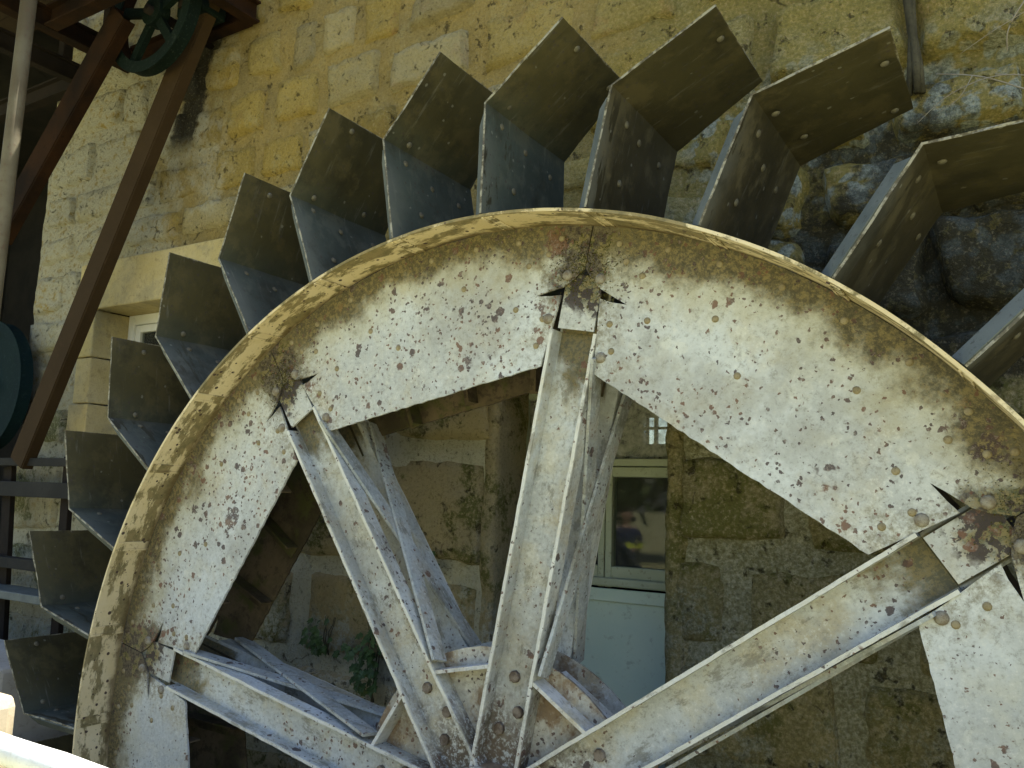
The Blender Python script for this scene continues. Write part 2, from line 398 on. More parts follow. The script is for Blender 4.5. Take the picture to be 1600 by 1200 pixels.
def mat_dressed():
    k = NB('dressed_stone', .92, 0, .15)
    v = k.coords(); n = k.noise(v, 4, 6, .7); n2 = k.noise(v, 26, 6, .75); n3 = k.noise(v, 90, 4, .75)
    rn = k.rnd()
    col = k.mix(k.step(n, .35, .65), (.46, .37, .16), (.52, .43, .23))
    col = k.mix(k.math('MULTIPLY', rn, .35), col, (.40, .30, .17))
    col = k.mix(k.math('MULTIPLY', k.step(k.noise(v, 2.5, 6, .75), .50, .62), .5), col, (.27, .245, .16))
    col = k.mix(k.math('MULTIPLY', k.step(n2, .54, .68), .5), col, (.17, .13, .06))
    col = k.mix(k.math('MULTIPLY', k.step(n3, .5, .75), .4), col, (.20, .16, .08))
    return k.fin(col, k.math('ADD', n2, k.math('MULTIPLY', n3, .4)), .6, .012)
M_DRESSED = mat_dressed()

# ------------------------------------------------------------------ mesh helpers
class MB:
    def __init__(s): s.v = []; s.f = []
    def add(s, vs, fs):
        o = len(s.v); s.v += [tuple(p) for p in vs]; s.f += [tuple(i + o for i in q) for q in fs]
    def box(s, x0, x1, y0, y1, z0, z1):
        s.add([(x0, y0, z0), (x1, y0, z0), (x1, y1, z0), (x0, y1, z0), (x0, y0, z1), (x1, y0, z1), (x1, y1, z1), (x0, y1, z1)],
              [(0, 3, 2, 1), (4, 5, 6, 7), (0, 1, 5, 4), (1, 2, 6, 5), (2, 3, 7, 6), (3, 0, 4, 7)]); return s
    def prism(s, poly, y0, y1):
        """extrude an xz polygon (counter-clockwise seen from -y) between two y"""
        n = len(poly)
        vs = [(a, y0, b) for a, b in poly] + [(a, y1, b) for a, b in poly]
        s.add(vs, [tuple(range(n)), tuple(reversed(range(n, 2 * n)))] + [((i + 1) % n, i, i + n, (i + 1) % n + n) for i in range(n)]); return s
    def bar(s, a, b, wdt, dep, side=Vector((0, 1, 0))):
        """box bar from a to b; wdt across, dep along 'side'"""
        a = Vector(a); b = Vector(b); d = (b - a).normalized()
        q = (side - d * side.dot(d)).normalized(); p = d.cross(q)
        vs = []
        for e in (a, b):
            for i, j in ((-1, -1), (1, -1), (1, 1), (-1, 1)): vs.append(e + p * (i * wdt / 2) + q * (j * dep / 2))
        s.add(vs, [(0, 3, 2, 1), (4, 5, 6, 7), (0, 1, 5, 4), (1, 2, 6, 5), (2, 3, 7, 6), (3, 0, 4, 7)]); return s
    def angle(s, a, b, leg, th, side):
        """L-section bar"""
        a = Vector(a); b = Vector(b); d = (b - a).normalized()
        q = (side - d * side.dot(d)).normalized(); p = d.cross(q)
        s.bar(a + q * leg / 2, b + q * leg / 2, th, leg, q)
        s.bar(a + p * (leg / 2 + th / 2) + q * th / 2, b + p * (leg / 2 + th / 2) + q * th / 2, leg, th, q); return s
    def tube(s, pts, r, n=12, cap=True):
        pts = [Vector(p) for p in pts]
        rings = []
        for i, p in enumerate(pts):
            d = (pts[min(i + 1, len(pts) - 1)] - pts[max(i - 1, 0)]).normalized()
            q = d.orthogonal().normalized() if abs(d.z) > .9 else d.cross(Vector((0, 0, 1))).normalized()
            t = d.cross(q); rr = r[i] if isinstance(r, (list, tuple)) else r
            rings.append([p + q * math.cos(6.28318 * j / n) * rr + t * math.sin(6.28318 * j / n) * rr for j in range(n)])
        o = len(s.v)
        for g in rings: s.v += [tuple(p) for p in g]
        for i in range(len(pts) - 1):
            for j in range(n):
                s.f.append((o + i * n + j, o + i * n + (j + 1) % n, o + (i + 1) * n + (j + 1) % n, o + (i + 1) * n + j))
        if cap:
            s.f.append(tuple(o + j for j in reversed(range(n)))); s.f.append(tuple(o + (len(pts) - 1) * n + j for j in range(n)))
        return s
    def ring(s, ri, ro, y0, y1, n=180, wob=0.0, cx=0, cz=0):
        """annular band around y axis"""
        o = len(s.v)
        for i in range(n):
            a = 6.283185307 * i / n
            wv = wob * (math.sin(a * 7 + 1) + .6 * math.sin(a * 19 + 2) + .5 * math.sin(a * 31))
            c, q = math.cos(a), math.sin(a)
            for rr, yy in ((ri, y0), (ro, y0), (ro, y1), (ri, y1)):
                s.v.append((cx + (rr + wv) * c, yy + (wv * .8 if yy == y0 else 0), cz + (rr + wv) * q))
        for i in range(n):
            j = (i + 1) % n
            for e in range(4):
                g = (e + 1) % 4
                s.f.append((o + 4 * i + e, o + 4 * i + g, o + 4 * j + g, o + 4 * j + e))
        return s
    def mesh(s, name, smooth=False):
        me = bpy.data.meshes.new(name); me.from_pydata(s.v, [], s.f); me.validate()
        bm = bmesh.new(); bm.from_mesh(me); bmesh.ops.recalc_face_normals(bm, faces=bm.faces); bm.to_mesh(me); bm.free()
        if smooth:
            for p in me.polygons: p.use_smooth = True
        return me
    def obj(s, name, mat, parent=None, smooth=False, bevel=0.0):
        return put(name, s.mesh(name, smooth), mat, parent, bevel)

def put(name, me, mat, parent=None, bevel=0.0):
    if not me.materials: me.materials.append(mat)
    o = bpy.data.objects.new(name, me); C.objects.link(o)
    if parent: o.parent = parent
    if bevel:
        b = o.modifiers.new('bevel', 'BEVEL'); b.width = bevel; b.segments = 2; b.limit_method = 'ANGLE'
    return o
def thing(name, label, cat, group=None, loc=(0, 0, 0)):
    o = bpy.data.objects.new(name, None); C.objects.link(o); o.location = loc
    return tag(o, label, cat, group)
def tag(o, label, cat, group=None):
    o['label'] = label; o['category'] = cat
    if group: o['group'] = group
    return o
def struct(o, kind='structure'):
    o['kind'] = kind; return o

# ------------------------------------------------------------------ setting: ground and pit
GZ = -0.45
m = MB()
m.box(-60, 60, -90, -1.30, GZ - .4, GZ)
struct(m.obj('ground', M_GROUND))
m = MB(); m.box(-60, 60, -1.30, 1.2, -2.95, -2.75)
struct(m.obj('wheel_pit_floor', M_MUD))
m = MB(); m.box(-60, 60, -1.298, -1.02, -2.75, GZ + .06)
struct(m.obj('wheel_pit_kerb', M_CONC))

# ------------------------------------------------------------------ the mill wall
YW = 0.70
WT = 5.10           # wall head
XL, XR = -4.02, 7.0
WX0, WX1, WZ0, WZ1 = -3.29, -2.35, 1.15, 1.985     # window opening
DX0, DX1, DZ0, DZ1 = -0.44, 0.29, -0.62, 1.42      # door opening
mill = thing('mill_wall', 'weathered ochre sandstone mill wall behind the water wheel', 'wall')

def nz(x, z, s, seed=0): return noise.noise(Vector((x * s, z * s, seed)))

def grid_patch(m, x0, x1, z0, z1, step, fn):
    nx = max(1, int((x1 - x0) / step)); nzn = max(1, int((z1 - z0) / step))
    o = len(m.v)
    for j in range(nzn + 1):
        for i in range(nx + 1):
            x = x0 + (x1 - x0) * i / nx; z = z0 + (z1 - z0) * j / nzn
            m.v.append((x, fn(x, z), z))
    for j in range(nzn):
        for i in range(nx):
            a = o + j * (nx + 1) + i
            m.f.append((a, a + 1, a + nx + 2, a + nx + 1))
def mort(x, z):
    d = YW + .016 + .016 * nz(x, z, 5) + .008 * nz(x, z, 14, 3)
    t = max(0, min(1, (x - .3) / .6)) * max(0, min(1, (z - 1.2) / .4))
    return d + .040 * t
m = MB()
for (a, b, c, d) in ((XL, XR, WZ1, WT), (XL, WX0, WZ0, WZ1), (WX1, XR, DZ1, WZ1), (WX1, DX0, WZ0, DZ1), (DX1, XR, -2.75, DZ1), (XL, DX0, -2.75, WZ0), (DX0, DX1, -2.75, DZ0)):
    grid_patch(m, a, b, c, d, .045, mort)
m.obj('mortar_bed', M_MORTAR, mill, smooth=True)
# building mass behind: jambs, head, roof, back (keeps the sun off the wheel)
core = MB()
core.box(XL, XR, YW + .12, 1.0, WT - .3, WT)              # wall head
core.box(XL - .02, XR, 1.15, 7.0, WT - .2, WT - .02)       # roof slab
core.box(XL - .02, XL + .25, YW + .06, 7.0, -2.75, WT - .21)
core.box(XR - .3, XR - .01, YW + .06, 7.0, -2.75, WT - .21)
for (a, b, c, d) in ((XL + .26, XR - .31, WZ1 + .01, WT - .31), (XL + .26, WX0 - .005, WZ0, WZ1), (WX1 + .005, XR - .31, DZ1 + .01, WZ1 - .002), (WX1 + .005, DX0 - .066, WZ0, DZ1), (DX1 + .066, XR - .31, -2.75, DZ1), (XL + .26, DX0 - .066, -2.75, WZ0 - .005)):
    core.box(a, b, YW + .09, 1.14, c, d)
# back wall with a small bright window
BX0, BX1, BZ0, BZ1 = -1.62, -1.33, 1.43, 1.74
for (a, b, c, d) in ((XL + .26, BX0, -2.75, WT - .21), (BX1, XR - .31, -2.75, WT - .21), (BX0, BX1, -2.75, BZ0), (BX0, BX1, BZ1, WT - .21)):
    core.box(a, b, 5.0, 5.2, c, d)
core.box(XL + .26, XR - .31, 1.15, 5.0, -.75, -.65)
core.obj('core', M_VOID, mill)

# stones: coursed, roughly squared, irregular
def stone(x0, x1, z0, z1, proud, rough, seed, step=.03):
    m = MB()
    nx = max(5, min(18, int((x1 - x0) / step))); ny = max(5, min(12, int((z1 - z0) / step)))
    j = [(random.uniform(-1, 1) * rough * .028, random.uniform(-1, 1) * rough * .022) for _ in range(4)]
    tilt = random.uniform(-.012, .012) * rough; tl2 = random.uniform(-.012, .012) * rough
    rc = .018 + .006 * rough
    for b in range(ny + 1):
        for a in range(nx + 1):
            u, v = a / nx, b / ny
            cx = sum(w_ * jj[0] for w_, jj in zip(((1-u)*(1-v), u*(1-v), u*v, (1-u)*v), j))
            cz = sum(w_ * jj[1] for w_, jj in zip(((1-u)*(1-v), u*(1-v), u*v, (1-u)*v), j))
            x = x0 + (x1 - x0) * u + cx; z = z0 + (z1 - z0) * v + cz
            du = min(u, 1 - u) * (x1 - x0); dv = min(v, 1 - v) * (z1 - z0)
            # rounded corners in plan
            if du < rc and dv < rc:
                k_ = (1 - du / rc) * (1 - dv / rc) * rc * .45
                x += k_ if u < .5 else -k_; z += k_ if v < .5 else -k_
            wob = .013 * rough + .004
            x += wob * nz(x, z, 11, seed); z += wob * nz(x, z, 11, seed + 9)
            e = min(1, min(du, dv) / (.020 + .004 * rough))
            e = e * e * (3 - 2 * e)
            y = YW + .035 - (proud * .8 + .035) * e - tilt * (u - .5) * 2 - tl2 * (v - .5) * 2
            y += (.014 * rough * nz(x, z, 5, seed) + .013 * rough * nz(x, z, 14, seed) + .007 * rough * abs(nz(x, z, 31, seed)) + .003) * e
            if e == 0: y = YW + .075
            m.v.append((x, y, z))
    for b in range(ny):
        for a in range(nx):
            q = b * (nx + 1) + a; m.f.append((q, q + 1, q + nx + 2, q + nx + 1))
    return m
def overlaps(x0, x1, z0, z1, r): return x0 < r[1] - .01 and x1 > r[0] + .01 and z0 < r[3] - .01 and z1 > r[2] + .01
SURR = [(WX0 - .20, WX1 + .2, WZ0 - .02, WZ1 + .30), (DX0, DX1, DZ0, DZ1)]
stones = []
def course(xa, xb, z0, z1, wmin, wmax, rough, prd, forced=()):
    x = xa
    cuts = [xa]
    fz = sorted(f for f in forced if xa < f < xb)
    while x < xb - .001:
        nxt = x + random.uniform(wmin, wmax)
        for f in fz:
            if x + .02 < f <= nxt + wmin * .5: nxt = f; break
        if xb - nxt < wmin * .6: nxt = xb
        cuts.append(nxt); x = nxt
    for a, b in zip(cuts, cuts[1:]):
        stones.append((a, b, z0 + random.uniform(-.012, .012) * rough, z1 + random.uniform(-.012, .012) * rough, rough, prd))
# left of the wheel, up to the eaves
zs = [-.62, -.22, .20, .62, 1.15]
for a, b in zip(zs, zs[1:]):
    course(XL, -.44, a, b, .55, 1.05, .8, .010, (-.44,))
zs = [1.15, 1.43, 1.71, 1.985, 2.285, 2.53, 2.80, 3.10, 3.42, 3.72, 4.05, 4.4, 4.75, 5.09]
for i, (a, b) in enumerate(zip(zs, zs[1:])):
    xb = DX0 if b < 1.5 else -.62
    course(XL, xb, a, b, .26, .55, 1.0, .016, (-2.19, -1.61, -1.05) if 3.0 < a < 3.2 else (-2.27, -1.92, -1.55) if 2.7 < a < 2.9 else (-1.98, -1.65, -1.35))
# over and beside the door, the damp end with larger blocks
zs = [-2.74, -2.3, -1.9, -1.5, -1.1, -.7, -.35, .07, .44, .785, 1.16, 1.53, 1.88, 2.135, 2.38, 2.78, 3.12, 3.46, 3.8, 4.15, 4.5, 4.8, 5.09]
for a, b in zip(zs, zs[1:]):
    xa = DX1 if b < 1.45 and a > -.65 else (DX0 if a < 1.46 and b > 1.45 else -.62)
    if b < -.6: xa = -.62
    rough = 1.0 if b < 1.2 else 1.5
    course(xa, 4.2, a, b, .34, .62, rough, .014 if b < 1.2 else .02, (.745,) if .7 < a < .9 else (.52, 1.03) if .4 < a < .6 else (.63, 1.12, 1.62) if 2.3 < a < 2.5 else (.74, 1.02, 1.5) if 2.1 < a < 2.2 else ())
    course(4.2, XR, a, b, .7, 1.2, 1.0, .02)
zs = [-2.74, -2.2, -1.7, -1.2, -.62]
for a, b in zip(zs, zs[1:]): course(XL, -.62, a, b, .7, 1.2, 1.0, .015)
si = 0
for (x0, x1, z0, z1, rough, prd) in stones:
    skip = False
    for r in SURR:
        if overlaps(x0, x1, z0, z1, r):
            # trim against the dressed surround
            if x0 < r[0] and x1 > r[0] and x1 <= r[1] and r[0] - x0 > .08: x1 = r[0]
            elif x1 > r[1] and x0 < r[1] and x0 >= r[0] and x1 - r[1] > .08: x0 = r[1]
            else: skip = True
    if skip: continue
    g = .014 + .006 * rough
    si += 1
    stone(x0 + g, x1 - g, z0 + g, z1 - g, prd + random.uniform(-.008, .012) * rough, rough, si * 3.7).obj('stone', M_STONE, mill, smooth=True)

# dressed stone surround of the window
def block(x0, x1, y0, y1, z0, z1, name='stone', mat=M_DRESSED, par=mill):
    m = MB(); m.box(x0, x1, y0, y1, z0, z1); return m.obj(name, mat, par, bevel=.008)
yj0, yj1 = YW - .016, YW + .24
block(WX0 - .198, WX1 + .18, yj0, yj1, WZ1, WZ1 + .288)
zz = [WZ0, WZ0 + .27, WZ0 + .545, WZ1 - .003]
for i in range(3):
    block(WX0 - (.19 if i != 1 else .15), WX0, yj0 - .002 * i, yj1, zz[i] + .003, zz[i + 1] - .003)
    block(WX1, WX1 + .18, yj0, yj1, zz[i] + .003, zz[i + 1] - .003)
block(WX0 - .1, WX1 + .1, yj0 - .03, yj1, WZ0 - .12, WZ0 - .003, 'window_sill')
win = MB()
fy0, fy1 = YW + .20, YW + .26
win.box(WX0 + .002, WX0 + .055, fy0, fy1, WZ0, WZ1 - .002); win.box(WX1 - .055, WX1 - .002, fy0, fy1, WZ0, WZ1 - .002)
win.box(WX0 + .055, WX1 - .055, fy0, fy1, WZ1 - .062, WZ1 - .002); win.box(WX0 + .055, WX1 - .055, fy0, fy1, WZ0, WZ0 + .06)
wf = win.obj('window', M_WFRAME, mill, bevel=.004)
win = MB()
a0, a1, b0, b1 = WX0 + .057, WX1 - .057, WZ0 + .062, WZ1 - .064
for (q0, q1) in ((a0, (a0 + a1) / 2 - .002), ((a0 + a1) / 2 + .002, a1)):
    win = MB()
    win.box(q0, q0 + .045, fy0 + .015, fy1 - .01, b0, b1); win.box(q1 - .045, q1, fy0 + .015, fy1 - .01, b0, b1)
    win.box(q0 + .045, q1 - .045, fy0 + .015, fy1 - .01, b1 - .045, b1); win.box(q0 + .045, q1 - .045, fy0 + .015, fy1 - .01, b0, b0 + .045)
    win.obj('casement', M_WFRAME, wf, bevel=.004)
    g = MB(); g.box(q0 + .045, q1 - .045, fy0 + .034, fy0 + .039, b0 + .045, b1 - .045); g.obj('pane', M_GLASS, wf)

# door jambs and the glazed door
yj1 = .93
for sx, xj in ((1, DX0), (-1, DX1)):
    m = MB(); n = 60
    prof_ = [(-.075, YW + .03), (-.05, YW - .006), (-.015, YW - .012), (.004, YW), (.006, YW + .03), (.004, YW + .08), (.006, YW + .13), (.004, YW + .18), (.006, yj1)]
    for q in range(n + 1):
        zq = DZ0 + (DZ1 - DZ0) * q / n
        for i_, (a_, b_) in enumerate(prof_):
            o1 = .012 * nz(zq, b_, 6, xj * 9) + .006 * nz(zq, b_ + a_, 21, xj)
            o2 = .012 * nz(zq, a_, 7, xj * 5 + 2) if i_ < 5 else 0
            wid = 1 + .5 * nz(zq, 0, 4, xj) if i_ == 0 else 1
            m.v.append((xj + sx * (a_ * wid + o1), b_ + o2, zq))
    L_ = len(prof_)
    for q in range(n):
        for t_ in range(L_ - 1):
            e = q * L_ + t_; m.f.append((e, e + 1, e + L_ + 1, e + L_))
    m.obj('door_jamb', M_STONE, mill, smooth=True)
block(DX0 - .05, DX1 + .05, YW + .02, yj1, DZ1 + .002, DZ1 + .26, 'lintel', M_STONE)
gy = .93
FX0, FX1 = DX0 - .06, DX1 + .06
door = MB()
door.box(FX0, FX0 + .06, gy, gy + .07, DZ0, DZ1); door.box(FX1 - .06, FX1, gy, gy + .07, DZ0, DZ1)
door.box(FX0 + .06, FX1 - .06, gy, gy + .07, DZ1 - .05, DZ1); door.box(FX0 + .06, FX1 - .06, gy - .012, gy + .07, 1.088, 1.118)
do = door.obj('door', M_DFRAME, mill, bevel=.004)
dx = -.064
door = MB(); door.box(FX0 + .06, FX1 - .06, gy + .03, gy + .036, 1.118, DZ1 - .05); door.obj('fanlight_pane', M_DUSTY, do)
for (q0, q1) in ((FX0 + .062, dx - .002), (dx + .002, FX1 - .062)):
    door = MB()
    door.box(q0, q0 + .028, gy + .004, gy + .05, .61, 1.085); door.box(q1 - .028, q1, gy + .004, gy + .05, .61, 1.085)
    door.box(q0 + .028, q1 - .028, gy + .004, gy + .05, 1.045, 1.085)
    door.box(q0 + .028, q1 - .028, gy + .004, gy + .05, .645, .692)
    door.obj('leaf_frame', M_DFRAME, do, bevel=.004)
    g = MB(); g.box(q0 + .028, q1 - .028, gy + .026, gy + .031, .692, 1.045); g.obj('pane', M_GLASS, do)
g = MB(); g.box(FX0 + .062, FX1 - .062, gy + .006, gy + .045, -.60, .558); g.obj('panel', M_DOOR, do)
g = MB(); g.box(FX0 + .061, FX1 - .061, gy - .022, gy + .003, .615, .648); g.obj('weather_rail', M_DFRAME, do, bevel=.008)
g = MB(); g.box(FX0 + .061, FX1 - .061, gy - .010, gy + .0035, .556, .606); g.obj('apron_rail', M_DOOR, do, bevel=.004)
# far little window seen through the fanlight
fw = MB()
fw.box(BX0, BX0 + .03, 4.98, 5.04, BZ0, BZ1); fw.box(BX1 - .03, BX1, 4.98, 5.04, BZ0, BZ1)
fw.box(BX0 + .03, BX1 - .03, 4.98, 5.04, BZ0, BZ0 + .035); fw.box(BX0 + .03, BX1 - .03, 4.98, 5.04, BZ1 - .03, BZ1)
fw.box((BX0 + BX1) / 2 - .012, (BX0 + BX1) / 2 + .012, 4.985, 5.035, BZ0 + .035, BZ1 - .03); fw.box(BX0 + .03, BX1 - .03, 4.99, 5.03, 1.60, 1.622)
fw.obj('far_window', M_WFRAME, mill)

# recess beyond the left end of the wall
rc = MB()
rc.box(-9.0, XL - .03, 3.0, 3.2, -2.75, 5.0); rc.box(-9.2, -9.0, -.4, 3.2, -2.75, 5.0); rc.box(-9.0, XL - .03, .7, 3.0, 4.6, 4.8)
tag(rc.obj('shed_recess', M_VOID), 'dark recess of the shed at the far left end of the wall', 'shed')

# ------------------------------------------------------------------ the water wheel
R = 1.80; FL = .144; YB = .265; PH = 44.474; AH = 34.68
wheel = thing('water_wheel', 'big grey painted iron water wheel with bent paddles and rusty spokes', 'water wheel')
m = MB(); m.ring(R - .009, R, -FL, 0.0, 240, .0011); m.obj('rim_flange', M_FLANGE, wheel, smooth=False)
for p_ in bpy.data.meshes['rim_flange'].polygons: p_.use_smooth = False
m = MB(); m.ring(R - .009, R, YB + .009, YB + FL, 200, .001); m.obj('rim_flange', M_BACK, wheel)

def polar_arm(side, u, v):
    """point at distance u along the arm at side*22.5deg, v towards the sector middle"""
    a = side * math.pi / 8
    ax = Vector((math.cos(a), math.sin(a))); t = Vector((-math.sin(a), math.cos(a))) * -side
    p = ax * u + t * v; return (p.x, p.y)
def plate_poly():
    pts = []
    rr = random.Random(5)
    def side(s):
        L = [(1.352, .090), (1.40, .084), (1.45, .0785), (1.515, .072), (1.572, .0655), (1.566, .10), (1.562, .155), (1.578, .118), (1.601, .062), (1.625, .030), (1.66, .002)]
        return [polar_arm(s, u + rr.uniform(-.0015, .0015), v + rr.uniform(-.001, .001)) for u, v in L]
    lo, hi = side(-1), side(1)
    n = 26
    arc = [((R - .0095) * math.cos(a), (R - .0095) * math.sin(a)) for a in [(-math.pi / 8 + .0012) + (math.pi / 4 - .0024) * i / n for i in range(n + 1)]]
    a, b = hi[0], lo[0]
    chord = []
    for i in range(1, 40):
        t = i / 40; j = rr.uniform(-.0018, .0018)
        chord.append((a[0] + (b[0] - a[0]) * t + j, a[1] + (b[1] - a[1]) * t))
    return lo + arc + list(reversed(hi)) + chord
poly = plate_poly()
pm = MB().prism(poly, 0.0, .008)
def tri_mesh(mb, name):
    me = mb.mesh(name); bm = bmesh.new(); bm.from_mesh(me); bmesh.ops.triangulate(bm, faces=[f for f in bm.faces if len(f.verts) > 4]); bm.to_mesh(me); bm.free(); return me
plate_me = tri_mesh(pm, 'ring_plate'); plate_me2 = plate_me.copy()
def dome(r, h, n=10, flat=False):
    m = MB(); rings = [(r, 0), (r * .92, h * .45), (r * .62, h * .85), (r * .25, h)]
    if flat: rings = [(r, 0), (r * .97, h * .8), (r * .86, h), (r * .4, h * 1.02)]; 
    for rr, hh in rings:
        for i in range(n): m.v.append((rr * math.cos(6.2832 * i / n), -hh, rr * math.sin(6.2832 * i / n)))
    for k_ in range(3):
        for i in range(n): m.f.append((k_ * n + i, k_ * n + (i + 1) % n, k_ * n + n + (i + 1) % n, k_ * n + n + i))
    m.f.append(tuple(3 * n + i for i in range(n)))
    return m
riv_me = dome(.0105, .006).mesh('rivet', True); rivd_me = dome(.0115, .006).mesh('rivet', True)
bolt_me = dome(.018, .012, 8, True).mesh('bolt', False); nut_me = dome(.017, .011, 12).mesh('bolt', True)
RP = [(1.745, a) for a in (-19, -14.5, -9, -3.2, 3, 8.7, 14.4, 19.2)]
RP += [(1.66, -15.5), (1.655, 15.8), (1.70, -17.6), (1.69, 17.8), (1.50, -17.9), (1.42, -17.3), (1.50, 17.9), (1.425, 17.2), (1.53, -14.2), (1.545, 14.0), (1.62, -7.5), (1.60, 7.0), (1.49, 3)]
def roty(o, deg): o.rotation_euler = (0, -RAD(deg), 0)
for k in range(8):
    o = put('ring_plate', plate_me, M_PLATE, wheel); roty(o, AH + 22.5 + 45 * k)
    if k in (7, 0, 1, 2, 3, 4):
        rr = random.Random(k)
        for (r_, a_) in RP:
            q = put('rivet', riv_me, M_RIVET, o); a_ += rr.uniform(-.4, .4); r_ += rr.uniform(-.006, .006)
            q.location = (r_ * math.cos(RAD(a_)), .001, r_ * math.sin(RAD(a_)))
        for (r_, a_) in ((1.635, -20.6), (1.632, 20.5), (1.50, -18.9), (1.405, 18.3)):
            q = put('bolt', nut_me, M_RIVET_P, o); q.location = (r_ * math.cos(RAD(a_)), .001, r_ * math.sin(RAD(a_)))
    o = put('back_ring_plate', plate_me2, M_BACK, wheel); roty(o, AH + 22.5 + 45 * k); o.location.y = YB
# arms: channels nested between the plates, with a tongue over the outer end
ch = MB()
def channel(m, u0, u1):
    m.box(u0, u1, .050, .057, -.078, .078)
    m.box(u0, u1, -.005, .052, -.0785, -.068); m.box(u0, u1, -.005, .052, .068, .0785)
channel(ch, .13, 1.468)
ch.box(1.469, 1.60, .051, .058, -.075, .075)
ch_me = ch.mesh('spoke')
bm = bmesh.new(); bm.from_mesh(ch_me)
es = [e for e in bm.edges if (e.verts[0].co - e.verts[1].co).length > 1.0]
bmesh.ops.subdivide_edges(bm, edges=es, cuts=46, use_grid_fill=True)
for v in bm.verts:
    if v.co.y < .03:
        v.co.y += .0022 * noise.noise(v.co * 23); v.co.z += .0018 * noise.noise(v.co * 17 + Vector((5, 0, 0)))
bm.to_mesh(ch_me); bm.free()
tg = MB(); tg.box(1.475, 1.64, .0088, .0160, -.0605, .0605); tg_me = tg.mesh('spoke_tongue')
br1 = MB(); br1.bar((1.40, .005, -.0), (.47, YB - .01, -.0), .010, .058, Vector((0, 1, 0)))
br2 = MB(); br2.bar((1.40, YB - .005, -.0), (.47, .01, -.0), .010, .058, Vector((0, 1, 0)))
br1_me = br1.mesh('brace'); br2_me = br2.mesh('brace')
for k in range(8):
    a = AH + 45 * k
    o = put('spoke', ch_me, M_ARM, wheel); roty(o, a)
    for u, v in ((.43, .01), (.335, -.022), (.27, .03)):
        q = put('bolt', bolt_me, M_BOLT, o); q.location = (u, .050, v)
    q = put('tongue', tg_me, M_TONGUE, o)
    b_ = put('back_spoke', ch_me.copy() if k == 0 else bpy.data.meshes['spoke.001'], M_BRACE, wheel)
    b_.rotation_euler = Matrix(((1, 0, 0), (0, -1, 0), (0, 0, -1))).to_euler(); 
    b_.matrix_local = Matrix.Translation((0, YB, 0)) @ Matrix.Rotation(-RAD(a), 4, 'Y') @ Matrix.Rotation(math.pi, 4, 'X')
    for me, off in ((br1_me, -.088), (br2_me, -.101)):
        q = put('brace', me, M_BRACE, wheel)
        q.matrix_local = Matrix.Rotation(-RAD(a), 4, 'Y') @ Matrix.Translation((0, 0, off))
# hub
for y0, mt in ((.0585, M_HUB), (YB - .068, M_HUB)):
    m = MB(); n = 48
    poly_ = [(.50 * math.cos(6.2832 * i / n), .50 * math.sin(6.2832 * i / n)) for i in range(n)]
    m.prism(poly_, y0, y0 + .009); m.obj('hub_disc', mt, wheel)
st = MB(); st.box(.437, .448, -.003, YB, -.100, .100); st_me = st.mesh('hub_strut')
for k in range(8):
    o = put('hub_strut', st_me, M_STRUT, wheel); roty(o, AH + 22.5 + 45 * k)
m = MB(); m.ring(.085, .17, -.02, .12, 32); m.ring(.085, .17, YB - .08, YB + .1, 32); m.obj('hub_boss', M_HUB, wheel)
m = MB(); m.tube([(0, -.62, 0), (0, YW + .1, 0)], .084, 24); m.obj('axle', M_HUB, wheel, smooth=True)

# paddles: radial sheet, bent towards the direction of travel; r < rim part is narrow and sits between the rings
XB = 1.198 * R; TR = 1.322 * R; TA = RAD(-6.4)
tx, tz = TR * math.cos(TA), TR * math.sin(TA)
def paddle_mesh(var):
    rr = random.Random(var)
    th = .0065
    NS, NY = 14, 12
    prof = [(1.803 + (XB - 1.803) * i / 7, 0.0) for i in range(8)]
    dxx, dzz = tx - XB, tz
    prof += [(XB + dxx * i / 8, dzz * i / 8) for i in range(1, 9)]
    m = MB(); tot = len(prof)
    def pt(i, j, s):
        x, z = prof[i]
        t = max(0, (i - 7) / 8)
        yfar = .375 - .062 * t
        y = -FL + (yfar + FL) * j / NY
        if i == 7: nx_, nz_ = .27, .96
        elif i < 7: nx_, nz_ = 0, 1
        else:
            l = math.hypot(dxx, dzz); nx_, nz_ = -dzz / l, dxx / l
        dent = .006 * noise.noise(Vector((x * 3.1, y * 4.2, var * 7.7))) + .0018 * noise.noise(Vector((x * 14, y * 14, var * 3.1)))
        edge = .0018 * rr.uniform(-1, 1) if j in (0, NY) or i == tot - 1 else 0
        o = dent + (th / 2 if s else -th / 2)
        return (x + nx_ * o + (edge if i == tot - 1 else 0), y + (edge if j in (0, NY) else 0), z + nz_ * o)
    for s in (0, 1):
        for i in range(tot):
            for j in range(NY + 1): m.v.append(pt(i, j, s))
    A = tot * (NY + 1)
    idx = lambda s, i, j: s * A + i * (NY + 1) + j
    for i in range(tot - 1):
        for j in range(NY):
            m.f.append((idx(0, i, j), idx(0, i, j + 1), idx(0, i + 1, j + 1), idx(0, i + 1, j)))
            m.f.append((idx(1, i, j), idx(1, i + 1, j), idx(1, i + 1, j + 1), idx(1, i, j + 1)))
        for j in (0, NY): m.f.append((idx(0, i, j), idx(0, i + 1, j), idx(1, i + 1, j), idx(1, i, j)))
    for j in range(NY):
        for i in (0, tot - 1): m.f.append((idx(0, i, j), idx(0, i, j + 1), idx(1, i, j + 1), idx(1, i, j)))
    m.box(1.64, 1.799, .012, YB - .004, -.003, .003)
    return m.mesh('paddle')
pad_mes = [paddle_mesh(i) for i in range(6)]
lp = MB()
L0 = [(1.803, -FL + .001, .0045), (2.12, -FL + .001, .0045), (2.10, -.109, .039), (1.803, -.109, .039)]
L1 = [(a, b + .004, c - .004) for a, b, c in L0]
